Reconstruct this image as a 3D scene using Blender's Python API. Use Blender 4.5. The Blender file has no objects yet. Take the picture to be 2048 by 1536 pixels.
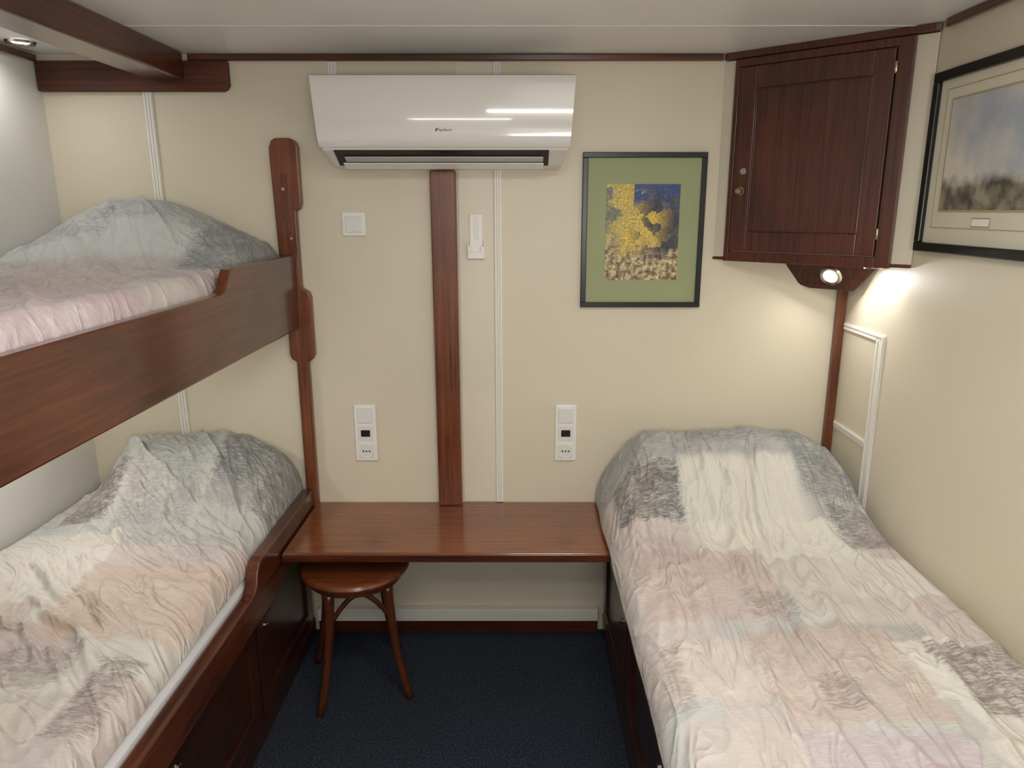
import bpy, bmesh, math, random
from mathutils import Vector, noise, Matrix
scene = bpy.context.scene
COL = scene.collection
WL = {}   # world location of each object origin

# ------------------------------------------------------------------ materials
def new_mat(name):
    m = bpy.data.materials.new(name); m.use_nodes = True
    return m, m.node_tree, m.node_tree.nodes['Principled BSDF']

def lin(r, g, b):
    f = lambda c: (c/255/12.92) if c/255 <= .04045 else ((c/255+.055)/1.055)**2.4
    return (f(r), f(g), f(b), 1)

def paint(name, rgb, rough=.5, var=.04, scale=3, bump=.02, bscale=60, metallic=0, coat=0):
    m, nt, b = new_mat(name)
    N, L = nt.nodes, nt.links
    tc = N.new('ShaderNodeTexCoord')
    n = N.new('ShaderNodeTexNoise'); n.inputs['Scale'].default_value = scale; n.inputs['Detail'].default_value = 3
    L.new(tc.outputs['Object'], n.inputs['Vector'])
    r = N.new('ShaderNodeValToRGB')
    c = lin(*rgb)
    r.color_ramp.elements[0].position = .3; r.color_ramp.elements[1].position = .7
    r.color_ramp.elements[0].color = (c[0]*(1-var), c[1]*(1-var), c[2]*(1-var), 1)
    r.color_ramp.elements[1].color = (min(1, c[0]*(1+var)), min(1, c[1]*(1+var)), min(1, c[2]*(1+var)), 1)
    L.new(n.outputs['Fac'], r.inputs['Fac']); L.new(r.outputs['Color'], b.inputs['Base Color'])
    b.inputs['Roughness'].default_value = rough; b.inputs['Metallic'].default_value = metallic
    b.inputs['Coat Weight'].default_value = coat
    if bump > 0:
        n2 = N.new('ShaderNodeTexNoise'); n2.inputs['Scale'].default_value = bscale
        L.new(tc.outputs['Object'], n2.inputs['Vector'])
        bp = N.new('ShaderNodeBump'); bp.inputs['Strength'].default_value = bump; bp.inputs['Distance'].default_value = .01
        L.new(n2.outputs['Fac'], bp.inputs['Height']); L.new(bp.outputs['Normal'], b.inputs['Normal'])
    return m

def wood(name, axis, dark, light, rough=.3, coat=.3, across=38, along=2.0):
    m, nt, b = new_mat(name)
    N, L = nt.nodes, nt.links
    tc = N.new('ShaderNodeTexCoord'); mp = N.new('ShaderNodeMapping')
    s = [across]*3; s['xyz'.index(axis)] = along
    mp.inputs['Scale'].default_value = s
    L.new(tc.outputs['Object'], mp.inputs['Vector'])
    n = N.new('ShaderNodeTexNoise'); n.inputs['Scale'].default_value = 1; n.inputs['Detail'].default_value = 6
    n.inputs['Roughness'].default_value = .75; n.inputs['Distortion'].default_value = .3
    L.new(mp.outputs['Vector'], n.inputs['Vector'])
    n2 = N.new('ShaderNodeTexNoise'); n2.inputs['Scale'].default_value = 3; L.new(tc.outputs['Object'], n2.inputs['Vector'])
    mx = N.new('ShaderNodeMath'); mx.operation = 'MULTIPLY_ADD'
    L.new(n2.outputs['Fac'], mx.inputs[0]); mx.inputs[1].default_value = .4; 
    ml = N.new('ShaderNodeMath'); ml.operation = 'MULTIPLY'; ml.inputs[1].default_value = .65
    L.new(n.outputs['Fac'], ml.inputs[0]); L.new(ml.outputs[0], mx.inputs[2])
    r = N.new('ShaderNodeValToRGB')
    r.color_ramp.elements[0].position = .40; r.color_ramp.elements[1].position = .65
    r.color_ramp.elements[0].color = lin(*dark); r.color_ramp.elements[1].color = lin(*light)
    L.new(mx.outputs[0], r.inputs['Fac']); L.new(r.outputs['Color'], b.inputs['Base Color'])
    b.inputs['Roughness'].default_value = rough; b.inputs['Coat Weight'].default_value = coat
    b.inputs['Coat Roughness'].default_value = .12
    bp = N.new('ShaderNodeBump'); bp.inputs['Strength'].default_value = .05; bp.inputs['Distance'].default_value = .004
    L.new(n.outputs['Fac'], bp.inputs['Height']); L.new(bp.outputs['Normal'], b.inputs['Normal'])
    return m

MD, ML = (48, 20, 9), (102, 50, 25)
WX = wood('mahogany_x', 'x', MD, ML, .28, .5, 80); WY = wood('mahogany_y', 'y', MD, ML, .28, .5, 70, 3)
WXM = wood('mahogany_satin', 'x', MD, ML, .6, 0, 80)
WZL = wood('mahogany_post', 'z', (74, 35, 16), (134, 74, 42), .32, .3, 80, 3)
WXT = wood('mahogany_shelf', 'x', (108, 55, 27), (140, 80, 43), .14, .6, 90, 3)
WCAB = wood('mahogany_cabinet', 'z', (50, 21, 12), (98, 48, 28), .35, .25, 110, 3)
WSTOOL = wood('stool_bentwood', 'z', (62, 27, 13), (98, 50, 27), .3, .4, 40)
WSEAT = wood('stool_seat', 'x', (76, 36, 17), (116, 62, 33), .3, .4, 80)
WALL = paint('wall_cream', (220, 211, 190), .42, .03, 2.5, .02, 120)
WALLL = paint('wall_pale', (216, 215, 211), .5, .02)
CEIL = paint('ceiling_satin_white', (242, 241, 238), .35, .01, 2, .01)
WHITE = paint('white_plastic', (240, 239, 235), .3, .01, 3, 0)
BATTEN = paint('batten_white', (236, 233, 226), .4, .02, 3, 0)
ACW = paint('gloss_white', (228, 226, 223), .1, .01, 2, 0, coat=.6)
ACL = paint('lower_housing', (224, 222, 218), .3, .01, 2, 0)
BLACK = paint('black_plastic', (12, 12, 14), .4, .05, 3, 0)
SILVER = paint('silver_flap', (184, 183, 182), .35, .03, 3, 0, metallic=.1)
METAL = paint('steel', (190, 185, 175), .25, .03, 9, 0, metallic=1)
FRAMEB = paint('frame_black', (20, 24, 26), .3, .1, 9, 0)
MATG = paint('mount_green', (158, 166, 126), .6, .03, 6, 0)
MATC = paint('mount_cream', (216, 211, 192), .5, .03, 6, 0)
GOLD = paint('gold_line', (176, 160, 122), .45, .05, 6, 0)
SHEET = paint('sheet_white', (225, 225, 228), .8, .03, 8, .1, 30)
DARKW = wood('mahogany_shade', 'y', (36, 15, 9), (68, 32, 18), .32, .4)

def carpet():
    m, nt, b = new_mat('carpet_navy'); N, L = nt.nodes, nt.links
    tc = N.new('ShaderNodeTexCoord')
    n = N.new('ShaderNodeTexNoise'); n.inputs['Scale'].default_value = 170; n.inputs['Detail'].default_value = 4; n.inputs['Roughness'].default_value = .8
    L.new(tc.outputs['Object'], n.inputs['Vector'])
    r = N.new('ShaderNodeValToRGB'); e = r.color_ramp.elements
    e[0].position = .34; e[0].color = lin(26, 29, 36); e[1].position = .68; e[1].color = lin(80, 86, 97)
    x = e.new(.52); x.color = lin(47, 52, 63)
    L.new(n.outputs['Fac'], r.inputs['Fac']); L.new(r.outputs['Color'], b.inputs['Base Color'])
    b.inputs['Roughness'].default_value = 1; b.inputs['Specular IOR Level'].default_value = .1
    bp = N.new('ShaderNodeBump'); bp.inputs['Strength'].default_value = .7; bp.inputs['Distance'].default_value = .005
    L.new(n.outputs['Fac'], bp.inputs['Height']); L.new(bp.outputs['Normal'], b.inputs['Normal'])
    return m
CARPET = carpet()

def emis(name, col, s):
    m, nt, b = new_mat(name)
    b.inputs['Base Color'].default_value = (1, 1, 1, 1)
    b.inputs['Emission Color'].default_value = col; b.inputs['Emission Strength'].default_value = s
    return m
GLOW = emis('lamp_glow', (1, .97, .92, 1), 4)
DIFFU = emis('lamp_diffuser', (1, .97, .92, 1), 1.2)

def math_node(nt, op, a, b=None, c=None):
    n = nt.nodes.new('ShaderNodeMath'); n.operation = op
    for i, v in enumerate((a, b, c)):
        if v is None: continue
        if isinstance(v, (int, float)): n.inputs[i].default_value = v
        else: nt.links.new(v, n.inputs[i])
    return n.outputs[0]

def fabric(name, origin, palette, patches, off=(0, 0), crease_deg=85, strength=.3):
    """patches: (x0,x1,y0,y1,(r,g,b),opacity,dry,edge) in room metres"""
    m, nt, b = new_mat(name); N, L = nt.nodes, nt.links
    tc = N.new('ShaderNodeTexCoord')
    n1 = N.new('ShaderNodeTexNoise'); n1.inputs['Scale'].default_value = 14; n1.inputs['Detail'].default_value = 8; n1.inputs['Roughness'].default_value = .8
    L.new(tc.outputs['Object'], n1.inputs['Vector'])
    mp = N.new('ShaderNodeMapping'); mp.inputs['Scale'].default_value = (40, 230, 40)
    L.new(tc.outputs['Object'], mp.inputs['Vector'])
    n2 = N.new('ShaderNodeTexNoise'); n2.inputs['Scale'].default_value = 1; n2.inputs['Detail'].default_value = 5; n2.inputs['Roughness'].default_value = .8
    L.new(mp.outputs['Vector'], n2.inputs['Vector'])
    sp = N.new('ShaderNodeSeparateXYZ'); L.new(tc.outputs['Object'], sp.inputs[0])
    both = math_node(nt, 'MULTIPLY_ADD', n1.outputs['Fac'], .35, math_node(nt, 'MULTIPLY', n2.outputs['Fac'], .65))
    noff = math_node(nt, 'SUBTRACT', both, .5)
    gx = math_node(nt, 'MULTIPLY', math_node(nt, 'MULTIPLY_ADD', noff, .12, math_node(nt, 'ADD', sp.outputs[0], off[0])), 1/.23)
    row = math_node(nt, 'FLOOR', math_node(nt, 'MULTIPLY', math_node(nt, 'MULTIPLY_ADD', noff, .12, math_node(nt, 'ADD', sp.outputs[1], off[1])), 1/.19))
    gx2 = math_node(nt, 'FLOOR', math_node(nt, 'MULTIPLY_ADD', row, .37, gx))
    cb = N.new('ShaderNodeCombineXYZ'); L.new(gx2, cb.inputs[0]); L.new(row, cb.inputs[1])
    wn = N.new('ShaderNodeTexWhiteNoise'); wn.noise_dimensions = '2D'; L.new(cb.outputs[0], wn.inputs['Vector'])
    r = N.new('ShaderNodeValToRGB'); r.color_ramp.interpolation = 'CONSTANT'
    e = r.color_ramp.elements
    e[0].position = 0; e[0].color = lin(*palette[0]); e[1].position = 1/len(palette); e[1].color = lin(*palette[1])
    for i in range(2, len(palette)):
        x = e.new(i/len(palette)); x.color = lin(*palette[i])
    L.new(wn.outputs['Value'], r.inputs['Fac'])
    cur = r.outputs['Color']
    for (x0, x1, y0, y1, col, op, dry, edge) in patches:
        cx, hw = (x0+x1)/2-origin[0], abs(x1-x0)/2
        cy, hh = (y0+y1)/2-origin[1], abs(y1-y0)/2
        ax = math_node(nt, 'SUBTRACT', math_node(nt, 'ABSOLUTE', math_node(nt, 'SUBTRACT', sp.outputs[0], cx)), hw)
        ay = math_node(nt, 'SUBTRACT', math_node(nt, 'ABSOLUTE', math_node(nt, 'SUBTRACT', sp.outputs[1], cy)), hh)
        d = math_node(nt, 'MAXIMUM', ax, ay)
        d = math_node(nt, 'MULTIPLY_ADD', noff, max(.10, edge*4), d)
        mr = N.new('ShaderNodeMapRange'); mr.inputs['From Min'].default_value = edge*.6; mr.inputs['From Max'].default_value = -edge*.6
        mr.inputs['To Min'].default_value = 0; mr.inputs['To Max'].default_value = op
        L.new(d, mr.inputs['Value'])
        mask = mr.outputs[0]
        if dry > 0:
            fm = N.new('ShaderNodeMapRange'); fm.inputs['From Min'].default_value = .5+.10; fm.inputs['From Max'].default_value = .5-.06
            fm.inputs['To Min'].default_value = 1-dry; fm.inputs['To Max'].default_value = 1
            L.new(both, fm.inputs['Value'])
            mask = math_node(nt, 'MULTIPLY', mask, fm.outputs[0])
        mx = N.new('ShaderNodeMix'); mx.data_type = 'RGBA'
        L.new(mask, mx.inputs['Factor']); L.new(cur, mx.inputs['A']); mx.inputs['B'].default_value = lin(*col)
        cur = mx.outputs['Result']
    # pale dry brushing over everything
    f0 = N.new('ShaderNodeMapRange'); f0.inputs['From Min'].default_value = .47; f0.inputs['From Max'].default_value = .66; f0.inputs['To Max'].default_value = .55
    L.new(both, f0.inputs['Value'])
    mx = N.new('ShaderNodeMix'); mx.data_type = 'RGBA'; L.new(f0.outputs[0], mx.inputs['Factor']); L.new(cur, mx.inputs['A']); mx.inputs['B'].default_value = lin(222, 219, 211)
    cur = mx.outputs['Result']
    L.new(cur, b.inputs['Base Color']); b.inputs['Roughness'].default_value = .7
    b.inputs['Sheen Weight'].default_value = .1
    # crisp fold lines (ridged noise stretched along the fold direction)
    rt = N.new('ShaderNodeMapping'); rt.inputs['Rotation'].default_value = (0, 0, -math.radians(crease_deg)); L.new(tc.outputs['Object'], rt.inputs['Vector'])
    sc = N.new('ShaderNodeMapping'); sc.inputs['Scale'].default_value = (4, 13, 4); L.new(rt.outputs['Vector'], sc.inputs['Vector'])
    n4 = N.new('ShaderNodeTexNoise'); n4.inputs['Scale'].default_value = 1; n4.inputs['Detail'].default_value = 2; n4.inputs['Distortion'].default_value = 1.3
    L.new(sc.outputs['Vector'], n4.inputs['Vector'])
    rid = math_node(nt, 'ABSOLUTE', math_node(nt, 'SUBTRACT', n4.outputs['Fac'], .5))
    rid = math_node(nt, 'POWER', math_node(nt, 'SUBTRACT', 1.0, math_node(nt, 'MULTIPLY', rid, 4.0)), 3.0)
    rid = math_node(nt, 'MAXIMUM', rid, 0.0)
    n5 = N.new('ShaderNodeTexNoise'); n5.inputs['Scale'].default_value = 22; n5.inputs['Detail'].default_value = 3; n5.inputs['Distortion'].default_value = 1.0
    L.new(tc.outputs['Object'], n5.inputs['Vector'])
    hgt = math_node(nt, 'MULTIPLY_ADD', n5.outputs['Fac'], .5, math_node(nt, 'MULTIPLY', rid, .7))
    bp = N.new('ShaderNodeBump'); bp.inputs['Strength'].default_value = strength; bp.inputs['Distance'].default_value = .015
    L.new(hgt, bp.inputs['Height']); L.new(bp.outputs['Normal'], b.inputs['Normal'])
    return m

# ------------------------------------------------------------------ object helpers
def finish(ob, loc, parent=None, kind=None):
    COL.objects.link(ob); WL[ob.name] = Vector(loc)
    if parent:
        ob.parent = parent; ob.location = Vector(loc)-WL[parent.name]
    else: ob.location = loc
    if kind: ob['kind'] = kind
    return ob

def mk(name, verts, faces, mat, parent=None, kind=None, bevel=0, smooth=False, origin=None, seg=2):
    vs = [Vector(v) for v in verts]
    if origin is None:
        xs = [v.x for v in vs]; ys = [v.y for v in vs]; zs = [v.z for v in vs]
        origin = ((min(xs)+max(xs))/2, (min(ys)+max(ys))/2, min(zs))
    o = Vector(origin)
    me = bpy.data.meshes.new(name); me.from_pydata([v-o for v in vs], [], faces)
    bm = bmesh.new(); bm.from_mesh(me); bmesh.ops.recalc_face_normals(bm, faces=bm.faces); bm.to_mesh(me); bm.free()
    me.materials.append(mat)
    if smooth:
        for p in me.polygons: p.use_smooth = True
    ob = bpy.data.objects.new(name, me)
    finish(ob, o, parent, kind)
    if bevel > 0:
        md = ob.modifiers.new('bevel', 'BEVEL'); md.width = bevel; md.segments = seg; md.limit_method = 'ANGLE'; md.angle_limit = .6
    return ob

def empty(name, loc, label, cat, parent=None):
    ob = bpy.data.objects.new(name, None); ob.empty_display_size = .1
    finish(ob, loc, parent)
    if label: ob['label'] = label
    if cat: ob['category'] = cat
    return ob

def tag(ob, label, cat, group=None):
    ob['label'] = label; ob['category'] = cat
    if group: ob['group'] = group
    return ob

BF = [(0, 1, 2, 3), (4, 7, 6, 5), (0, 4, 5, 1), (1, 5, 6, 2), (2, 6, 7, 3), (3, 7, 4, 0)]
def boxdata(x0, x1, y0, y1, z0, z1):
    return [(x0, y0, z0), (x1, y0, z0), (x1, y1, z0), (x0, y1, z0), (x0, y0, z1), (x1, y0, z1), (x1, y1, z1), (x0, y1, z1)], BF
def box(name, x0, x1, y0, y1, z0, z1, mat, parent=None, bevel=.003, kind=None):
    v, f = boxdata(x0, x1, y0, y1, z0, z1)
    return mk(name, v, f, mat, parent, kind, bevel)
def boxes(name, lst, mat, parent=None, bevel=.003, kind=None):
    V, F = [], []
    for b in lst:
        if len(b) == 6 and not isinstance(b[0], tuple): v, f = boxdata(*b)
        else: v, f = b, BF
        o = len(V); V += v; F += [tuple(i+o for i in q) for q in f]
    return mk(name, V, F, mat, parent, kind, bevel)

def prism(name, pts, plane, a0, a1, mat, parent=None, bevel=.003, kind=None, fn=None, smooth=False):
    def P(p, a):
        return {'xz': (p[0], a, p[1]), 'yz': (a, p[0], p[1]), 'xy': (p[0], p[1], a)}[plane]
    n = len(pts)
    V = [P(p, a0) for p in pts]+[P(p, a1) for p in pts]
    if fn: V = [fn(v) for v in V]
    F = [tuple(range(n)), tuple(range(2*n-1, n-1, -1))]+[(i, (i+1) % n, n+(i+1) % n, n+i) for i in range(n)]
    ob = mk(name, V, F, mat, parent, kind, bevel)
    if smooth:
        for p in ob.data.polygons: p.use_smooth = len(p.vertices) == 4
        md = ob.modifiers.new('e', 'EDGE_SPLIT'); md.split_angle = .7
    return ob

def tube(name, pts, radii, mat, parent=None, seg=14, closed=False):
    P = [Vector(p) for p in pts]; n = len(P)
    if not isinstance(radii, (list, tuple)): radii = [radii]*n
    V, F = [], []
    for i in range(n):
        if closed: t = (P[(i+1) % n]-P[i-1]).normalized()
        else: t = (P[min(i+1, n-1)]-P[max(i-1, 0)]).normalized()
        a = Vector((0, 0, 1)) if abs(t.z) < .9 else Vector((1, 0, 0))
        s = t.cross(a).normalized(); u = s.cross(t)
        for j in range(seg):
            th = 2*math.pi*j/seg
            V.append(P[i]+(s*math.cos(th)+u*math.sin(th))*radii[i])
    m = n if closed else n-1
    for i in range(m):
        for j in range(seg):
            k = (i+1) % n
            F.append((i*seg+j, i*seg+(j+1) % seg, k*seg+(j+1) % seg, k*seg+j))
    if not closed:
        F.append(tuple(range(seg))[::-1]); F.append(tuple((n-1)*seg+j for j in range(seg)))
    return mk(name, V, F, mat, parent, smooth=True)

def disc(name, c, nrm, prof, mat, parent=None, seg=40, cap=True):
    """lathe: prof list of (r,h) along nrm from c"""
    nrm = Vector(nrm).normalized(); a = Vector((0, 0, 1)) if abs(nrm.z) < .9 else Vector((1, 0, 0))
    s = nrm.cross(a).normalized(); u = s.cross(nrm); c = Vector(c)
    V, F = [], []
    for r, h in prof:
        for j in range(seg):
            th = 2*math.pi*j/seg; V.append(c+nrm*h+(s*math.cos(th)+u*math.sin(th))*r)
    for i in range(len(prof)-1):
        for j in range(seg): F.append((i*seg+j, i*seg+(j+1) % seg, (i+1)*seg+(j+1) % seg, (i+1)*seg+j))
    if cap: F.append(tuple(range(seg))); F.append(tuple((len(prof)-1)*seg+j for j in range(seg)))
    ob = mk(name, V, F, mat, parent)
    for p in ob.data.polygons: p.use_smooth = len(p.vertices) == 4
    md = ob.modifiers.new('e', 'EDGE_SPLIT'); md.split_angle = .7
    return ob

# ------------------------------------------------------------------ room
XL, XR, YF, ZC = -1.5, 1.09, -2.9, 2.005
box('wall_back', XL-.1, XR+.1, 0, .1, -.1, ZC+.1, WALL, kind='structure', bevel=0)
box('wall_left', XL-.1, XL, YF, 0, -.1, ZC+.1, WALLL, kind='structure', bevel=0)
box('wall_right', XR, XR+.1, YF, 0, -.1, ZC+.1, WALL, kind='structure', bevel=0)
box('wall_front', XL-.1, XR+.1, YF-.1, YF, -.1, ZC+.1, WALLL, kind='structure', bevel=0)
box('floor', XL, XR, YF, 0, -.1, 0, CARPET, kind='structure', bevel=0)
boxes('ceiling', [(XL, XR, y0+.0015, y1-.0015, ZC, ZC+.1) for y0, y1 in [(-.357, 0), (-1.0, -.357), (-1.65, -1.0), (-2.3, -1.65), (YF, -2.3)]]+[(XL, XR, YF, 0, ZC+.004, ZC+.1)], CEIL, kind='structure', bevel=.002)
box('seam_highlight', -1.03, 1.06, -.360, -.354, ZC-.002, ZC-.0003, WHITE, kind='structure', bevel=.0005)  # highlight along the ceiling seam, put in as a thin white strip
# crown trims
box('trim_1', -1.03, .632, -.014, -.001, 1.984, 2.004, WX, kind='structure')
box('trim_2', 1.074, 1.089, YF+.01, -.43, 1.984, 2.004, WY, kind='structure')
box('trim_3', XL+.001, XL+.016, YF+.01, -.03, 1.978, 1.998, WY, kind='structure')
def batten(name, x, z0, z1, w=.03):
    boxes(name, [(x-w/2, x+w/2, -.005, -.0005, z0, z1), (x-w/2+.002, x-w/2+.009, -.009, -.004, z0, z1),
                 (x-.0035, x+.0035, -.009, -.004, z0, z1), (x+w/2-.009, x+w/2-.002, -.009, -.004, z0, z1)], BATTEN, kind='structure', bevel=.001)
batten('trim_4', -1.17, .5, 1.894)
batten('trim_5', -.072, .518, 1.983, .026)
batten('trim_6', -.585, 1.90, 1.983)
box('trim_7', -.2, -.086, -.003, -.0005, .518, 1.983, paint('panel_strip', (227, 219, 202), .45), kind='structure', bevel=.001)
# right wall access panel frame
boxes('trim_8', [(1.086, 1.0895, a, b, c, d) for a, b, c, d in [(-.300, -.252, .5, 1.170), (-.251, -.024, 1.146, 1.170), (-.251, -.024, .805, .829)]] +
      [(1.0825, 1.0855, a, b, c, d) for a, b, c, d in [(-.296, -.288, .5, 1.167), (-.264, -.256, .5, 1.15), (-.287, -.03, 1.161, 1.167), (-.251, -.03, 1.149, 1.154), (-.251, -.03, .82, .826)]], BATTEN, kind='structure', bevel=.0005)
box('trim_9', 1.060, 1.0885, -.022, -.001, .5, 1.283, WZL, kind='structure')
boxes('baseboard_back', [(-.75, .29, -.018, -.001, .0, .05)], WX, kind='structure')
box('trim_10', -.75, .29, -.03, -.001, .052, .10, BATTEN, kind='structure')
# deck beam and beam bracket
b = box('ceiling_beam', -1.145, -1.035, YF+.02, -.03, 1.925, 2.004, WY, bevel=.006)
tag(b, 'dark mahogany deck beam running under the ceiling', 'beam')
pts = [(-1.497, 1.894), (-.925, 1.894), (-.912, 1.9), (-.905, 1.912), (-.905, 1.982), (-1.497, 1.982)]
b = prism('beam_bracket', pts, 'xz', -.028, -.001, WXM)
tag(b, 'dark mahogany board on the wall carrying the beam end', 'bracket')

# ------------------------------------------------------------------ lamps
def downlight(c, n, label, r=.04):
    e = empty('recessed_spotlight', c, label, 'lamp')
    disc('trim_ring', c, n, [(r*.62, .001), (r*.68, .006), (r*.9, .008), (r, .001)], METAL, e, cap=False)
    disc('lamp_lens', c, n, [(r*.62, .0005), (r*.6, .003), (.0005, .003)], GLOW, e, cap=False)
    return e
downlight((-1.43, -.18, ZC-.001), (0, 0, -1), 'small round recessed spotlight with metal ring in the ceiling')
def area(name, loc, aim, size, power, col=(1, .965, .915), shape='DISK', sy=None):
    l = bpy.data.lights.new(name, 'AREA'); l.shape = shape; l.size = size; l.energy = power; l.color = col
    if sy: l.size_y = sy
    o = bpy.data.objects.new(name, l); COL.objects.link(o); o.location = loc
    o.rotation_euler = (Vector(aim)-Vector(loc)).to_track_quat('-Z', 'Y').to_euler(); return o
area('bunk_spot_light', (-1.38, -.28, 1.985), (-1.30, -.5, 1.0), .07, .9, (1, .98, .96))
for (x, y, pw) in [(.15, -1.55, 10.5), (-.35, -2.45, 7.5)]:
    e = empty('ceiling_lamp', (x, y, ZC-.02), 'flat rectangular ceiling lamp with white diffuser', 'lamp')
    box('lamp_body', x-.32, x+.32, y-.12, y+.12, ZC-.014, ZC-.001, WHITE, e, .002)
    box('diffuser', x-.30, x+.30, y-.10, y+.10, ZC-.019, ZC-.0145, DIFFU, e, .001)
    area('ceiling_light', (x, y, ZC-.024), (x, y, 0), .6, pw, shape='RECTANGLE', sy=.2)
# fill lamp added out of view on the wall opposite, brightens ceiling and room
e = empty('fill_lamp', (.2, -2.87, 1.45), 'added square white fill lamp with frosted diffuser, out of view', 'lamp')
box('lamp_body', -.1, .5, YF+.001, YF+.03, 1.3, 1.8, WHITE, e, .004)
box('diffuser', -.08, .48, YF+.0305, YF+.04, 1.32, 1.78, DIFFU, e, .003)
area('fill_light', (.2, YF+.06, 1.50), (.1, -1.1, 2.0), .5, 15, shape='RECTANGLE', sy=.38)
area('bunk_under_light', (-1.25, -.55, 1.14), (-1.2, -.6, 0), .10, 1.7, (1, .96, .90))

# ------------------------------------------------------------------ air conditioner
ax0, ax1 = -.602, .160
ac = empty('air_conditioner', ((ax0+ax1)/2, -.1, 1.655), 'white wall-mounted split air conditioner with glossy front', 'air conditioner')
def taper(v):
    z = v[2]; t = 0
    if z < 1.90: t = (1.90-z)/(1.90-1.715)*.014
    if z < 1.715: t = .014+(1.715-z)/.06*.020
    x = v[0]; c = (ax0+ax1)/2
    return (x+t if x < c else x-t, v[1], z)
body = [(-.003, 1.91), (-.17, 1.910), (-.192, 1.908), (-.195, 1.905), (-.195, 1.72), (-.188, 1.706), (-.114, 1.667), (-.09, 1.660), (-.003, 1.66)]
prism('housing', body, 'yz', ax0+.003, ax1-.003, ACL, ac, .006, fn=taper)
fp = [(-.1955, 1.714), (-.200, 1.7145), (-.205, 1.720), (-.209, 1.732), (-.2115, 1.75), (-.2125, 1.775), (-.213, 1.81), (-.2125, 1.85), (-.2115, 1.885), (-.209, 1.903), (-.2055, 1.910), (-.199, 1.9125), (-.17, 1.914), (-.17, 1.911), (-.1955, 1.909)]
f = prism('front_panel', fp, 'yz', ax0, ax1, ACW, ac, 0, fn=taper, smooth=True)
def slant(t0, t1, o0, o1):
    A = Vector((-.190, 1.7075)); B = Vector((-.114, 1.667)); d = B-A; n = Vector((d.y, -d.x)).normalized()
    if n.y > 0: n = -n
    return [tuple(A+d*t0+n*o0), tuple(A+d*t1+n*o0), tuple(A+d*t1+n*o1), tuple(A+d*t0+n*o1)]
prism('air_outlet', slant(.02, .97, -.001, .0015), 'yz', -.550, .086, BLACK, ac, .0)
prism('air_flap', slant(.36, .64, .002, .007), 'yz', -.524, .070, SILVER, ac, .002)
prism('lower_lip', slant(.74, 1.12, .002, .007), 'yz', -.535, .072, ACW, ac, .002)
def text(body, size, loc, rot, mat, name, parent):
    cu = bpy.data.curves.new('t', 'FONT'); cu.body = body; cu.size = size; cu.extrude = .0004; cu.align_x = 'LEFT'
    tmp = bpy.data.objects.new('t', cu); COL.objects.link(tmp); bpy.context.view_layer.update()
    me = bpy.data.meshes.new_from_object(tmp.evaluated_get(bpy.context.evaluated_depsgraph_get()))
    bpy.data.objects.remove(tmp)
    me.transform(Matrix.Rotation(math.radians(90), 4, 'X') if rot == 'x' else rot)
    me.materials.clear(); me.materials.append(mat)
    ob = bpy.data.objects.new(name, me); return finish(ob, loc, parent)
text('Fuji Electric', .0085, (-.236, -.2130, 1.758), 'x', BLACK, 'lettering', ac)
prism('emblem', [(-.246, 1.757), (-.243, 1.757), (-.2415, 1.760), (-.239, 1.760), (-.2385, 1.7615), (-.241, 1.7615), (-.240, 1.764), (-.2375, 1.764), (-.2367, 1.766), (-.2425, 1.766)], 'xz', -.2132, -.2105, BLACK, ac, 0)

# ------------------------------------------------------------------ centre post, shelf
p = box('wall_post', -.287, -.205, -.04, -.001, .517, 1.657, WZL, bevel=.004)
tag(p, 'vertical mahogany post on the wall above the shelf', 'post')
s = empty('wall_shelf', (-.22, -.2, .494), 'varnished mahogany bench shelf spanning between the two beds', 'shelf')
box('shelf_board', -.727, .292, -.40, -.002, .496, .516, WXT, s, .004)
box('edge_strip', -.727, .292, -.407, -.4005, .489, .514, WX, s, .002)
box('support_batten', -.70, .28, -.03, -.003, .455, .4955, WX, s, .002)

# ------------------------------------------------------------------ switches and sockets
def plate(x0, x1, z0, z1, par, name='cover_plate'):
    return box(name, x0, x1, -.010, -.001, z0, z1, WHITE, par, .003)
sw = empty('light_switch', (-.542, -.005, 1.452), 'square white wall light switch with wide rocker', 'switch')
plate(-.581, -.504, 1.452, 1.528, sw)
box('rocker', -.569, -.516, -.015, -.0102, 1.464, 1.516, paint('rocker_white', (230, 229, 225), .3, .01, 3, 0), sw, .002)
def socket(x0, x1, label):
    cx = (x0+x1)/2; z0, z1 = .674, .878; h = (z1-z0)/3
    e = empty('wall_socket', (cx, -.005, z0), label, 'socket')
    plate(x0, x1, z0, z1, e)
    RW = bpy.data.materials['rocker_white']
    box('rocker', cx-.026, cx+.026, -.015, -.0102, z0+2*h+.004, z1-.010, RW, e, .002)
    box('insert', cx-.026, cx+.026, -.012, -.0102, z0+h+.007, z0+2*h-.007, RW, e, .001)
    box('charging_port', cx-.016, cx+.016, -.0135, -.0122, z0+h+.022, z0+2*h-.022, BLACK, e, .001)
    box('insert', cx-.026, cx+.026, -.012, -.0102, z0+.010, z0+h-.004, RW, e, .001)
    disc('socket_ring', (cx, -.0122, z0+.5*h+.003), (0, -1, 0), [(.0245, 0), (.0245, .002), (.0225, .002), (.0215, -.0)], WHITE, e, cap=False)
    boxes('pin_holes', [(cx+d-.0025, cx+d+.0025, -.0135, -.0122, z0+.5*h, z0+.5*h+.005) for d in (-.011, 0, .011)], BLACK, e, 0)
    return e
e1 = socket(-.578, -.502, 'white three-gang wall plate with switch, charger port and socket')
e2 = socket(.123, .197, 'white three-gang wall plate with switch, charger port and socket')
e1['group'] = e2['group'] = 'wall socket plates above the shelf'
h = empty('remote_holder', (-.143, -.005, 1.38), 'narrow white plastic remote control holder on the wall', 'holder')
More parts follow.
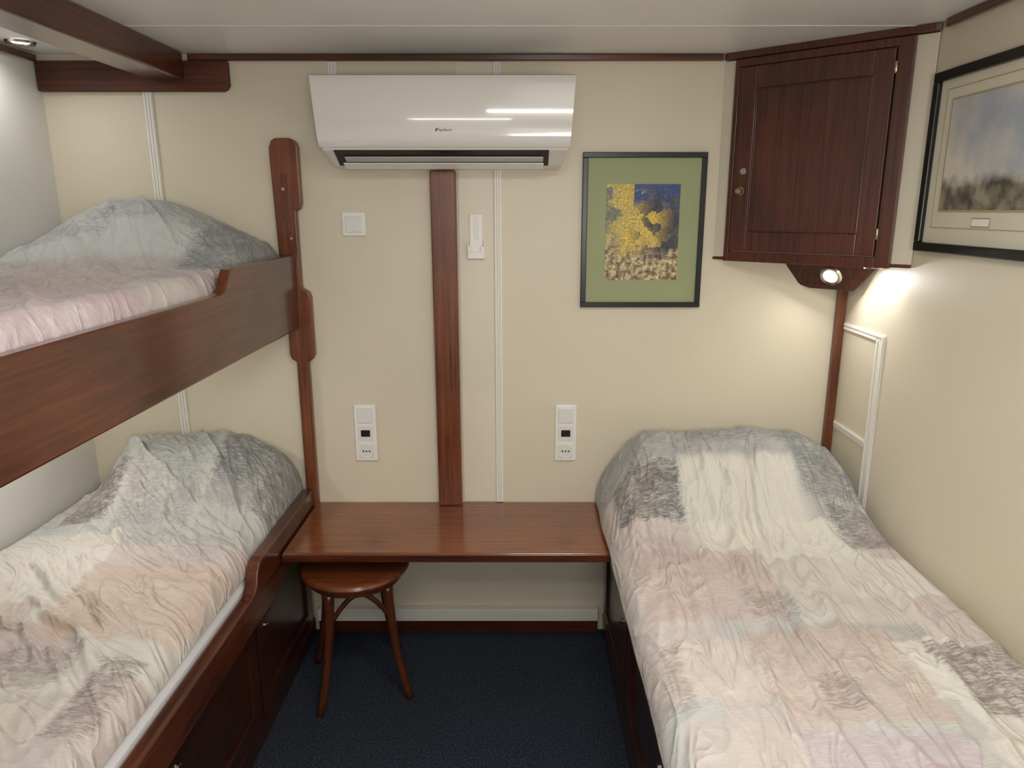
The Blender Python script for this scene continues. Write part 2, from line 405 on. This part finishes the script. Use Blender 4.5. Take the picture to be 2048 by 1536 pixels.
box('back_plate', -.165, -.122, -.010, -.0031, 1.40, 1.522, WHITE, h, .002)
boxes('cup', [(-.172, -.168, -.022, -.0031, 1.38, 1.432), (-.119, -.115, -.022, -.0031, 1.38, 1.432), (-.168, -.119, -.022, -.0105, 1.38, 1.402), (-.168, -.158, -.022, -.0105, 1.402, 1.42), (-.129, -.119, -.022, -.0105, 1.402, 1.42)], WHITE, h, .001)
box('slot', -.150, -.136, -.0115, -.0102, 1.44, 1.512, bpy.data.materials['rocker_white'], h, .001)

# ------------------------------------------------------------------ pictures
def art_abstract():
    m, nt, b = new_mat('print_abstract'); N, L = nt.nodes, nt.links
    tc = N.new('ShaderNodeTexCoord'); v = N.new('ShaderNodeTexVoronoi'); v.inputs['Scale'].default_value = 26
    n = N.new('ShaderNodeTexNoise'); n.inputs['Scale'].default_value = 60; n.inputs['Detail'].default_value = 5
    L.new(tc.outputs['Object'], n.inputs['Vector'])
    mxv = N.new('ShaderNodeMixRGB'); mxv.inputs[0].default_value = .04
    L.new(tc.outputs['Object'], mxv.inputs[1]); L.new(n.outputs['Color'], mxv.inputs[2]); L.new(mxv.outputs[0], v.inputs['Vector'])
    sp = N.new('ShaderNodeSeparateXYZ'); L.new(tc.outputs['Object'], sp.inputs[0])
    cs = N.new('ShaderNodeSeparateColor'); L.new(v.outputs['Color'], cs.inputs[0])
    g = math_node(nt, 'MULTIPLY_ADD', sp.outputs[0], 2.8, .45)
    g = math_node(nt, 'ADD', g, math_node(nt, 'MULTIPLY', math_node(nt, 'SUBTRACT', cs.outputs[0], .5), .30))
    r = N.new('ShaderNodeValToRGB'); r.color_ramp.interpolation = 'LINEAR'; e = r.color_ramp.elements
    e[0].position = .12; e[0].color = lin(120, 128, 112); e[1].position = .88; e[1].color = lin(86, 90, 78)
    for p_, c in ((.22, (200, 180, 104)), (.44, (220, 190, 84)), (.56, (140, 122, 80)), (.66, (54, 60, 78))):
        x = e.new(p_); x.color = lin(*c)
    L.new(g, r.inputs['Fac'])
    z = math_node(nt, 'MULTIPLY_ADD', math_node(nt, 'SUBTRACT', cs.outputs[1], .5), .06, sp.outputs[2])
    r2 = N.new('ShaderNodeMapRange'); r2.inputs['From Min'].default_value = .13; r2.inputs['From Max'].default_value = .07
    L.new(z, r2.inputs['Value'])
    m2 = N.new('ShaderNodeMix'); m2.data_type = 'RGBA'; L.new(r2.outputs[0], m2.inputs['Factor']); L.new(r.outputs['Color'], m2.inputs['A'])
    r4 = N.new('ShaderNodeValToRGB'); r4.color_ramp.elements[0].color = lin(110, 88, 70); r4.color_ramp.elements[1].color = lin(210, 194, 152)
    r4.color_ramp.elements[0].position = .4; r4.color_ramp.elements[1].position = .6
    L.new(n.outputs['Fac'], r4.inputs['Fac']); L.new(r4.outputs[0], m2.inputs['B'])
    r3 = N.new('ShaderNodeMapRange'); r3.inputs['From Min'].default_value = .24; r3.inputs['From Max'].default_value = .27
    L.new(z, r3.inputs['Value'])
    m3 = N.new('ShaderNodeMix'); m3.data_type = 'RGBA'
    f3 = math_node(nt, 'MULTIPLY', r3.outputs[0], math_node(nt, 'GREATER_THAN', sp.outputs[0], -.03))
    L.new(f3, m3.inputs['Factor']); L.new(m2.outputs['Result'], m3.inputs['A']); m3.inputs['B'].default_value = lin(62, 80, 134)
    n5 = N.new('ShaderNodeTexNoise'); n5.inputs['Scale'].default_value = 150; L.new(tc.outputs['Object'], n5.inputs['Vector'])
    r5 = N.new('ShaderNodeMapRange'); r5.inputs['From Min'].default_value = .3; r5.inputs['From Max'].default_value = .7; r5.inputs['To Min'].default_value = .6; r5.inputs['To Max'].default_value = 1.4
    L.new(n5.outputs['Fac'], r5.inputs['Value'])
    hs = N.new('ShaderNodeHueSaturation'); L.new(r5.outputs[0], hs.inputs['Value']); L.new(m3.outputs['Result'], hs.inputs['Color'])
    L.new(hs.outputs[0], b.inputs['Base Color']); b.inputs['Roughness'].default_value = .5
    return m
def art_sea():
    m, nt, b = new_mat('print_landscape'); N, L = nt.nodes, nt.links
    tc = N.new('ShaderNodeTexCoord'); n = N.new('ShaderNodeTexNoise'); n.inputs['Scale'].default_value = 7; n.inputs['Detail'].default_value = 5
    L.new(tc.outputs['Object'], n.inputs['Vector'])
    sky = N.new('ShaderNodeValToRGB'); e = sky.color_ramp.elements
    e[0].position = .35; e[0].color = lin(166, 174, 186); e[1].position = .68; e[1].color = lin(222, 214, 200)
    L.new(n.outputs['Fac'], sky.inputs['Fac'])
    sp = N.new('ShaderNodeSeparateXYZ'); L.new(tc.outputs['Object'], sp.inputs[0])
    n2 = N.new('ShaderNodeTexNoise'); n2.inputs['Scale'].default_value = 22; n2.inputs['Detail'].default_value = 6; L.new(tc.outputs['Object'], n2.inputs['Vector'])
    gr = N.new('ShaderNodeValToRGB'); gr.color_ramp.elements[0].position = .38; gr.color_ramp.elements[0].color = lin(86, 82, 76)
    gr.color_ramp.elements[1].position = .65; gr.color_ramp.elements[1].color = lin(160, 152, 132)
    L.new(n2.outputs['Fac'], gr.inputs['Fac'])
    z = math_node(nt, 'MULTIPLY_ADD', math_node(nt, 'SUBTRACT', n2.outputs['Fac'], .5), .05, sp.outputs[2])
    mr = N.new('ShaderNodeMapRange'); mr.inputs['From Min'].default_value = .085; mr.inputs['From Max'].default_value = .055
    L.new(z, mr.inputs['Value'])
    mx = N.new('ShaderNodeMix'); mx.data_type = 'RGBA'; L.new(mr.outputs[0], mx.inputs['Factor']); L.new(sky.outputs[0], mx.inputs['A']); L.new(gr.outputs[0], mx.inputs['B'])
    L.new(mx.outputs['Result'], b.inputs['Base Color']); b.inputs['Roughness'].default_value = .3
    return m

pf = empty('framed_picture', (.4, -.01, 1.219), 'black framed abstract yellow and blue print with green mount', 'picture')
x0, x1, z0, z1, w = .201, .599, 1.219, 1.714, .017
boxes('frame', [(x0, x1, -.020, -.001, z0, z0+w), (x0, x1, -.020, -.001, z1-w, z1), (x0, x0+w, -.020, -.001, z0+w, z1-w), (x1-w, x1, -.020, -.001, z0+w, z1-w)], FRAMEB, pf, .002)
box('mount', x0+w-.001, x1-w+.001, -.010, -.002, z0+w-.001, z1-w+.001, MATG, pf, 0)
box('print', .280, .518, -.0115, -.0102, 1.309, 1.616, art_abstract(), pf, 0)

pr = empty('framed_picture', (1.08, -.74, 1.43), 'black framed coastal landscape print with cream mount', 'picture')
ya, yb, z0, z1, w = -1.04, -.424, 1.428, 1.876, .024
boxes('frame', [(1.066, 1.089, ya, yb, z0, z0+w), (1.066, 1.089, ya, yb, z1-w, z1), (1.066, 1.089, ya, ya+w, z0+w, z1-w), (1.066, 1.089, yb-w, yb, z0+w, z1-w)], FRAMEB, pr, .003)
box('mount', 1.078, 1.088, ya+w-.001, yb-w+.001, z0+w-.001, z1-w+.001, MATC, pr, 0)
iy0, iy1, iz0, iz1 = ya+.085, yb-.085, 1.535, 1.80
def ringx(xa, xb, a, b, c, d, w):
    return [(xa, xb, a, b, c, c+w), (xa, xb, a, b, d-w, d), (xa, xb, a, a+w, c+w, d-w), (xa, xb, b-w, b, c+w, d-w)]
boxes('mount_line', ringx(1.0768, 1.0778, iy0-.03, iy1+.03, iz0-.045, iz1+.03, .002)+ringx(1.0765, 1.0778, iy0-.005, iy1+.005, iz0-.005, iz1+.005, .005), GOLD, pr, 0)
box('print', 1.0762, 1.0778, iy0, iy1, iz0, iz1, art_sea(), pr, 0)
boxes('title_plate', [(1.0765, 1.0778, -.72, -.65, 1.495, 1.517)], GOLD, pr, 0)
boxes('title_plate', [(1.0758, 1.0764, -.717, -.653, 1.498, 1.514)], WHITE, pr, 0)

# ------------------------------------------------------------------ corner cabinet
P0 = Vector((.64, 0)); P1 = Vector((1.088, -.39)); U = (P1-P0).normalized(); Nn = Vector((U.y, -U.x))
if Nn.y > 0: Nn = -Nn
LEN = (P1-P0).length
def db(s0, s1, n0, n1, za, zb):
    c = [P0+U*s0+Nn*n1, P0+U*s1+Nn*n1, P0+U*s1+Nn*n0, P0+U*s0+Nn*n0]
    return [(p.x, p.y, za) for p in c]+[(p.x, p.y, zb) for p in c]
cc = empty('corner_cabinet', (.93, -.12, 1.37), 'diagonal mahogany corner cupboard with panelled door and brass lock', 'cabinet')
CAS = paint('casing_cream', (212, 204, 184), .45)
prism('casing', [(.64, -.002), (1.088, -.39), (1.088, -.002)], 'xy', 1.386, 1.983, CAS, cc, .002)
boxes('face_frame', [db(.045, .060, .001, .022, 1.375, 1.98), db(.502, .542, .001, .022, 1.375, 1.98),
                     db(.060, .502, .001, .022, 1.375, 1.405), db(.060, .502, .001, .022, 1.958, 1.98)], WCAB, cc, .002)
dr = boxes('door', [db(.063, .118, .004, .026, 1.408, 1.955), db(.447, .499, .004, .026, 1.408, 1.955),
                    db(.118, .447, .004, .026, 1.408, 1.468), db(.118, .447, .004, .026, 1.892, 1.955),
                    db(.118, .447, .004, .019, 1.468, 1.892)], WCAB, cc, .002)
boxes('door_moulding', [db(.118, .122, .0195, .0235, 1.468, 1.892), db(.443, .447, .0195, .0235, 1.468, 1.892),
                        db(.122, .443, .0195, .0235, 1.468, 1.472), db(.122, .443, .0195, .0235, 1.888, 1.892)], WCAB, dr, .0015)
def dpt(s, n, z): q = P0+U*s+Nn*n; return (q.x, q.y, z)
N3 = (Nn.x, Nn.y, 0)
BRASS = paint('brass', (190, 175, 140), .25, .05, 9, 0, metallic=1)
disc('knob', dpt(.090, .0262, 1.592), N3, [(.014, 0), (.013, .003), (.007, .004), (.006, .010), (.011, .014), (.009, .019), (.001, .020)], BRASS, dr)
disc('keyhole_plate', dpt(.095, .0262, 1.652), N3, [(.011, 0), (.010, .002), (.005, .003), (.001, .001)], METAL, dr)
for z in (1.47, 1.905):
    tube('hinge', [dpt(.503, .026, z-.016), dpt(.503, .026, z-.013), dpt(.503, .026, z+.013), dpt(.503, .026, z+.016)], [.003, .005, .005, .003], BRASS, dr, 10)
prism('bottom_board', [(.636, -.002), tuple(P0+Nn*.003+U*.004), tuple(P1+Nn*.003-U*.006), (1.087, -.392), (1.087, -.002)], 'xy', 1.377, 1.3855, WCAB, cc, .001)
prism('cornice', [(.636, -.002), tuple(P0+Nn*.012+U*.006), tuple(P1+Nn*.012-U*.01), (1.087, -.398), (1.087, -.002)], 'xy', 1.9845, 2.004, WCAB, cc, .002)
downlight((1.035, -.285, 1.3765), (0, 0, -1), 'small round lit spotlight with metal ring under the cupboard', .028)
area('cupboard_under_light', (1.035, -.285, 1.365), (1.03, -.35, 0), .03, .35, (1, .97, .92))
# lamp block under cabinet
lb = empty('corner_lamp', (1.0, -.08, 1.28), 'mahogany corner block with round lit spotlight under the cupboard', 'lamp')
A = Vector((.875, -.004)); B = Vector((1.086, -.215)); du = (B-A).normalized(); dn = Vector((du.y, -du.x));
if dn.y > 0: dn = -dn
LB = (B-A).length
SL = .55
def fpt(s, z): q = A+du*s+dn*(-(1.374-z)*SL); return (q.x, q.y, z)
Vb = [fpt(.0, 1.374), fpt(LB, 1.374), fpt(LB-.055, 1.315), fpt(LB-.085, 1.284), fpt(.070, 1.284), fpt(.045, 1.292), fpt(.026, 1.305), fpt(.010, 1.335),
      (1.086, -.004, 1.374), (1.086, -.004, 1.284)]
mk('block', Vb, [(0, 7, 6, 5, 4, 3, 2, 1), (0, 1, 8), (1, 2, 8), (2, 3, 9), (2, 9, 8), (3, 4, 9), (4, 5, 9), (5, 6, 9), (6, 7, 9), (0, 8, 7), (7, 8, 9)], WCAB, lb, bevel=.0)
fnv = Vector((dn.x, dn.y, -SL)).normalized()
fc = Vector(fpt(LB/2-.002, 1.330))
disc('trim_ring', fc+fnv*.0012, fnv, [(.021, 0), (.0235, .004), (.031, .006), (.036, .0)], METAL, lb, cap=False)
disc('lamp_lens', fc+fnv*.0012, fnv, [(.022, .0), (.021, .003), (.0005, .004)], GLOW, lb, cap=False)
lp = fc+fnv*.02
area('corner_spot_light', lp, lp+Vector((-.5, -1.0, -1)), .05, 1.0, (1, .97, .93))

# ------------------------------------------------------------------ beds
def panel_face(par, X, side, ylist, z0, z1):
    for (ya, yb, ky) in ylist:
        a, b_ = (X, X+.016*side); lo, hi = min(a, b_), max(a, b_)
        a2 = X+.006*side; l2, h2 = min(X, a2), max(X, a2)
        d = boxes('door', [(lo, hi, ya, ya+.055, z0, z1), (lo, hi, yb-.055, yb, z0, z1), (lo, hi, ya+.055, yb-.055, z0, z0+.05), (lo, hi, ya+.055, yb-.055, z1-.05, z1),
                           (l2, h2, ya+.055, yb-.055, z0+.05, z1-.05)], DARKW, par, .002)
        kx = X+.0162*side
        disc('knob', (kx, ky, z1-.07), (side, 0, 0), [(.009, 0), (.009, .004), (.006, .006), (.001, .006)], METAL, d)

bb = empty('bunk_bed', (-1.12, -1.05, 0), 'built-in mahogany bunk bed with upper and lower berth rails', 'bunk bed')
YE = -2.1
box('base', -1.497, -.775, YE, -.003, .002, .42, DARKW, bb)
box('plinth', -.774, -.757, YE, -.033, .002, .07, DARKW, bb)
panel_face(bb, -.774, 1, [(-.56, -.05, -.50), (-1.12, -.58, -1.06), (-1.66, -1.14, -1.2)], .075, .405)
def railpts(zb, zh, zl):
    pts = [(-.034, zb), (-.034, zh)]
    pts += [(-.54, zh), (-.565, zh-.004), (-.585, zh-.022), (-.60, zl+.018), (-.62, zl+.003), (-.645, zl), (YE, zl), (YE, zb)]
    return pts
prism('lower_rail', railpts(.408, .578, .50), 'yz', -.767, -.731, WY, bb, .004)
prism('upper_rail', railpts(1.15, 1.392, 1.332), 'yz', -.767, -.737, WY, bb, .005)
box('upper_base', -1.497, -.768, YE, -.034, 1.151, 1.17, BATTEN, bb)
post = [(-.757, .50), (-.717, .50), (-.717, 1.036), (-.702, 1.042), (-.694, 1.06), (-.694, 1.255), (-.700, 1.272), (-.715, 1.28), (-.722, 1.285),
        (-.722, 1.53), (-.708, 1.538), (-.703, 1.56), (-.703, 1.73), (-.710, 1.747), (-.73, 1.756), (-.772, 1.756), (-.788, 1.747), (-.795, 1.73), (-.795, 1.69), (-.786, 1.3),
        (-.778, 1.275), (-.778, 1.06), (-.772, 1.043), (-.757, 1.036)]
ps = prism('post', post, 'xz', -.031, -.001, WZL, bb, .005)
for (x, z) in [(-.757, 1.60), (-.742, 1.445)]:
    disc('bolt', (x, -.0312, z), (0, -1, 0), [(.006, 0), (.005, .003), (.001, .003)], METAL, ps)
box('bolt_plate', -.765, -.738, -.0335, -.0312, 1.50, 1.645, WZL, ps, .001)
m1 = box('mattress', -1.492, -.772, YE+.02, -.02, .422, .535, SHEET, None, .03); tag(m1, 'white mattress on the lower berth base', 'mattress')
m2 = box('mattress', -1.492, -.772, YE+.02, -.036, 1.172, 1.30, SHEET, None, .03); tag(m2, 'white mattress in the upper berth', 'mattress')

rb = empty('single_bed', (.7, -1.05, 0), 'built-in mahogany single bed base with panelled doors', 'bed')
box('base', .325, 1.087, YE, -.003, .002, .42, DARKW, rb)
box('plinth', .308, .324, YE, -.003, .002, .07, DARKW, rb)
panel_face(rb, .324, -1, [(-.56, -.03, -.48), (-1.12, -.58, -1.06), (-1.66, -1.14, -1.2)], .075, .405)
box('rail', .296, .330, YE, -.003, .408, .527, WY, rb, .005)
m3 = box('mattress', .334, 1.084, YE+.02, -.02, .422, .528, SHEET, None, .03); tag(m3, 'white mattress on the single bed', 'mattress')

# ------------------------------------------------------------------ duvets
def sstep(a, b, x):
    t = max(0, min(1, (x-a)/(b-a))); return t*t*(3-2*t)
def duvet(name, x0, x1, yh, yf, zb, zt, r0, r1, hump, hl, hr, ypk, yend, head, creases, mat, seed, amp, wdir, rf, lump=1):
    nx, ny = 180, 440
    V, F = [], []
    sv = Vector((seed*7.3, seed*3.1, 0))
    for j in range(ny+1):
        v = j/ny; y = yh+(yf-yh)*v
        for i in range(nx+1):
            u = i/nx; u = .5*u+.5*(.5-.5*math.cos(math.pi*u)); x = x0+(x1-x0)*u
            e0 = math.sqrt(max(0, 1-(1-min((x-x0)/r0, 1))**2)); e1 = math.sqrt(max(0, 1-(1-min((x1-x)/r1, 1))**2))
            ef = math.sqrt(max(0, 1-(1-min((y-yf)/.08, 1))**2)) if y > yf else 0
            E = e0*e1*ef
            ph = sstep(yend, ypk, y) if y < ypk else head+(1-head)*math.sqrt(max(0, 1-((y-ypk)/(yh-ypk))**2))
            hxv = sstep(hl[0], hl[1], x)*(1-sstep(hr[0], hr[1], x)*hr[2])
            corner = (noise.noise(Vector((x*3, y*3, seed)))*.12+noise.noise(Vector((x*8, y*5, seed+2)))*.03)*lump
            P = hump*ph*hxv*(1+corner)
            q = Vector((x, y, 0)); w1 = noise.noise(q*2.2+sv); w2 = noise.noise(q*2.2-sv)
            a = wdir(x, y); ca, sa = math.cos(a), math.sin(a)
            xx = x*ca+y*sa+w1*.14; yy = -x*sa+y*ca+w2*.14
            rdg = 1-abs(noise.noise(Vector((xx*4.0, yy*14, seed))))*2.8
            rdg2 = 1-abs(noise.noise(Vector((xx*8, yy*34, seed+5))))*3
            msk = .25+.75*sstep(-.3, .35, noise.noise(q*3.1+sv*2))
            msk2 = .2+.8*sstep(-.2, .3, noise.noise(q*4.1-sv*2))
            W = amp*(msk*max(rdg, 0)**3+msk2*max(rdg2, 0)**2*.5)+noise.noise(q*5+sv)*.006
            for (cx0, cy0, cx1, cy1, cw, ca_) in creases:
                dx = cx1-cx0; dy = cy1-cy0; L_ = math.hypot(dx, dy); px = x-cx0; py = y-cy0; t = (px*dx+py*dy)/L_/L_
                if -.1 < t < 1.1:
                    dist = abs((px*dy-py*dx)/L_+w1*.03+w2*.015)
                    if dist < cw*3: W += ca_*math.exp(-(dist/cw)**2)*sstep(-.1, .15, t)*sstep(1.1, .7, t)
            z = zb+(zt-zb)*E+P*(e0*e1)**.8+W*min(1, E)
            V.append((x+noise.noise(Vector((y*6, seed, 0)))*.008*(1-e0)*(1 if rf else 0), y, z))
    for j in range(ny):
        for i in range(nx):
            a = j*(nx+1)+i; F.append((a, a+1, a+nx+2, a+nx+1))
    return mk(name, V, F, mat, smooth=True, origin=((x0+x1)/2, (yh+yf)/2, zb))

PAL = [(214, 211, 203), (198, 191, 186), (206, 197, 191), (190, 191, 188), (220, 217, 208), (208, 197, 189), (180, 178, 175), (204, 190, 186)]
PNK = (198, 178, 171); BRN = (124, 109, 104); LIL = (192, 175, 186); MAG = (180, 138, 168); CRM = (224, 220, 208); PCH = (208, 185, 167)
yh, yf = -.012, -2.0
o = ((.268+1.084)/2, (yh+yf)/2)
fr = fabric('duvet_cotton_single', o, PAL, [
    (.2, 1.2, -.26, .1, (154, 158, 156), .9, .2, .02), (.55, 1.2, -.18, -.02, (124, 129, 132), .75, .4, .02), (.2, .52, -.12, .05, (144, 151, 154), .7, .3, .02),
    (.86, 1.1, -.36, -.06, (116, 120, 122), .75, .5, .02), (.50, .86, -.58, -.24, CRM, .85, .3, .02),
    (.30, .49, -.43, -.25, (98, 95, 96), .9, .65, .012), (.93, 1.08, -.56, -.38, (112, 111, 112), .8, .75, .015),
    (.30, .64, -.92, -.58, PNK, .85, .4, .014), (.66, .95, -.94, -.64, (212, 206, 196), .8, .3, .014), (.55, .66, -.91, -.80, (142, 124, 116), .6, .95, .012),
    (.50, .82, -1.26, -.96, (196, 175, 166), .85, .4, .014), (.60, .68, -1.22, -1.13, BRN, .6, .95, .012),
    (.88, 1.06, -1.24, -1.02, (114, 100, 96), .85, .75, .012), (.24, .34, -1.22, -1.02, (148, 134, 126), .6, .9, .012),
    (.30, .50, -1.5, -1.26, (204, 193, 186), .8, .3, .015), (.50, .80, -1.60, -1.29, LIL, .85, .4, .015), (.64, .76, -1.5, -1.38, MAG, .65, .7, .015), (.84, 1.1, -1.7, -1.3, (206, 200, 190), .9, .3, .015)],
    (0, 0), 86, .5)
random.seed(11)
cl = []
for k in range(26):
    x = random.uniform(.34, 1.0); ya_ = random.uniform(-.12, -1.1); ln = random.uniform(.25, .6); dx = (x-.68)*.25*ln+random.uniform(-.03, .03)
    cl.append((x, ya_, x+dx, ya_-ln, random.uniform(.006, .010), random.choice([-.007, .008, .010, .012])))
d1 = duvet('duvet', .268, 1.084, yh, yf, .532, .612, .075, .05, .205, (.21, .44), (.90, 1.12, .55), -.13, -.52, .5,
           [(.74, -.22, .60, -1.05, .014, -.022), (.69, -.22, .53, -.95, .018, .015), (.80, -.25, .70, -1.1, .018, .014), (.88, -.3, .98, -1.2, .016, .013), (.45, -.3, .34, -1.1, .016, .012), (.62, -.9, .72, -1.5, .014, .012), (.85, -.35, .84, -.9, .012, -.010), (.95, -.8, .84, -1.5, .012, .011)]+cl,
           fr, 1, .010, lambda x, y: math.radians(80)+(x-.68)*.6, True, .6)
tag(d1, 'patchwork grey, cream and pink cotton duvet on the single bed', 'duvet')
o = ((-1.494-.770)/2, (yh+yf)/2)
fl = fabric('duvet_cotton_lower', o, PAL, [
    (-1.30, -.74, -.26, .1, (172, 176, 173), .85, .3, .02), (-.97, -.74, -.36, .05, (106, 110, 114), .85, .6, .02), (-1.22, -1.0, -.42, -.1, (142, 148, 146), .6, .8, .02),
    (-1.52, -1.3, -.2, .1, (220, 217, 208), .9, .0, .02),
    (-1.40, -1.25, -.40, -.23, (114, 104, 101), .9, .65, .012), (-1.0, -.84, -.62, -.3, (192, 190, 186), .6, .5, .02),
    (-1.5, -1.15, -.80, -.46, (220, 214, 206), .8, .2, .015), (-1.12, -.78, -.98, -.66, PCH, .85, .4, .015), (-1.5, -1.16, -1.1, -.82, (200, 183, 173), .85, .4, .012),
    (-1.40, -1.2, -1.10, -.90, BRN, .6, .9, .012), (-.88, -.80, -1.28, -1.06, BRN, .7, .9, .012), (-1.12, -.95, -1.14, -1.02, BRN, .5, .95, .012),
    (-1.2, -.9, -1.5, -1.16, (210, 200, 189), .8, .3, .015), (-1.2, -1.04, -1.30, -1.2, MAG, .6, .7, .012)], (.3, .1), -42, .55)
cr = []
random.seed(4)
for k in range(38):
    yy = -.18-.031*k+random.uniform(-.02, .02); xa = random.uniform(-1.36, -1.02); ln = random.uniform(.18, .45)
    an = math.radians(random.uniform(-55, -28))
    cr.append((xa, yy+.1, xa+ln*math.cos(an), yy+.1+ln*math.sin(an), random.uniform(.0055, .010), random.uniform(.010, .020)))
d2 = duvet('duvet', -1.494, -.770, yh, yf, .537, .60, .05, .06, .21, (-1.44, -1.24), (-1.0, -.74, .5), -.12, -.48, .55,
           [(-1.15, -.2, -1.0, -.6, .012, .014), (-1.06, -.2, -.92, -.5, .012, -.012), (-.98, -.15, -.84, -.4, .012, .010)]+cr,
           fl, 2, .012, lambda x, y: math.radians(-42)+x*.2, False, .6)
tag(d2, 'crumpled grey, cream and peach cotton duvet on the lower berth', 'duvet')
yh2 = -.036
o = ((-1.494-.770)/2, (yh2+yf)/2)
fu = fabric('duvet_cotton_upper', o, PAL, [
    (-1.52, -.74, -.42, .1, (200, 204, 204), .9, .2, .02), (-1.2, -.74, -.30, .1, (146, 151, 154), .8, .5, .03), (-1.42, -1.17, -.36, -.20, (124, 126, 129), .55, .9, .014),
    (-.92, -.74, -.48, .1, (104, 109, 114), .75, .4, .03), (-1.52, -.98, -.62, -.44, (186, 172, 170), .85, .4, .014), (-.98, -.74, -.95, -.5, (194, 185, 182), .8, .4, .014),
    (-1.4, -.86, -.9, -.62, (192, 174, 171), .85, .4, .014), (-1.05, -.74, -1.6, -.92, (196, 170, 180), .85, .5, .015), (-1.5, -1.05, -1.5, -.9, LIL, .8, .4, .015)], (.1, .05), -55, .35)
cu_ = []
random.seed(8)
for k in range(16):
    x = random.uniform(-1.35, -.85); ya_ = random.uniform(-.05, -1.0); ln = random.uniform(.15, .35); an = math.radians(random.uniform(-80, -40))
    cu_.append((x, ya_, x+ln*math.cos(an), ya_+ln*math.sin(an), random.uniform(.006, .010), random.uniform(.005, .009)))
d3 = duvet('duvet', -1.494, -.770, yh2, yf, 1.302, 1.378, .05, .05, .185, (-1.62, -1.17), (-1.10, -.74, .72), -.2, -.52, .6,
           [(-1.3, -.15, -1.0, -.6, .014, -.008), (-1.3, -.3, -.9, -.75, .014, .009), (-1.2, -.55, -.8, -.95, .014, .010), (-1.15, -.8, -.8, -1.2, .014, .010)]+cu_,
           fu, 3, .006, lambda x, y: math.radians(-50), False, .2)
tag(d3, 'patchwork grey and pink cotton duvet on the upper berth', 'duvet')

# ------------------------------------------------------------------ stool
cx, cy = -.53, -.30
st = empty('stool', (cx, cy, 0), 'round bentwood stool with curved braces tucked under the shelf', 'stool')
disc('seat', (cx, cy, .412), (0, 0, 1), [(.155, 0), (.168, .004), (.172, .013), (.168, .022), (.158, .026), (.145, .0245), (.001, .023)], WSEAT, st, 56)
disc('seat_rim', (cx, cy, .39), (0, 0, 1), [(.14, 0), (.15, .002), (.152, .0215), (.13, .0215), (.13, .002)], WSTOOL, st, 56, cap=False)
angs = [-118, -28, 62, 152]
for a in angs:
    a = math.radians(a); c, s_ = math.cos(a), math.sin(a)
    pts = []; rad = []
    for k in range(13):
        t = k/12; z = .39*(1-t)+.003
        r = .125+.03*t+.045*t**3
        pts.append((cx+c*r, cy+s_*r, z)); rad.append(.0165-.005*t)
    tube('leg', pts, rad, WSTOOL, st)
for i in range(4):
    pts = []
    for k in range(21):
        t = k/20; ang = math.radians(angs[i]+90*t)
        z = .265+.112*math.sin(math.pi*t)**.7
        r = .132-.028*math.sin(math.pi*t)
        if k in (0, 20): r = .138
        pts.append((cx+math.cos(ang)*r, cy+math.sin(ang)*r, z))
    tube('brace', pts, .008, WSTOOL, st, 10)

# ------------------------------------------------------------------ world, camera
w = bpy.data.worlds.new('world'); scene.world = w; w.use_nodes = True
w.node_tree.nodes['Background'].inputs[0].default_value = (.8, .85, 1, 1); w.node_tree.nodes['Background'].inputs[1].default_value = .3
cam = bpy.data.cameras.new('camera'); cam.sensor_width = 36; cam.lens = 25.14; cam.shift_x = -.0078; cam.clip_start = .02
co = bpy.data.objects.new('camera', cam); COL.objects.link(co)
co.location = (0, -2.4, 1.536); co.rotation_euler = (math.radians(76.3), 0, 0); scene.camera = co
scene.view_settings.view_transform = 'Standard'
scene.view_settings.look = 'None'
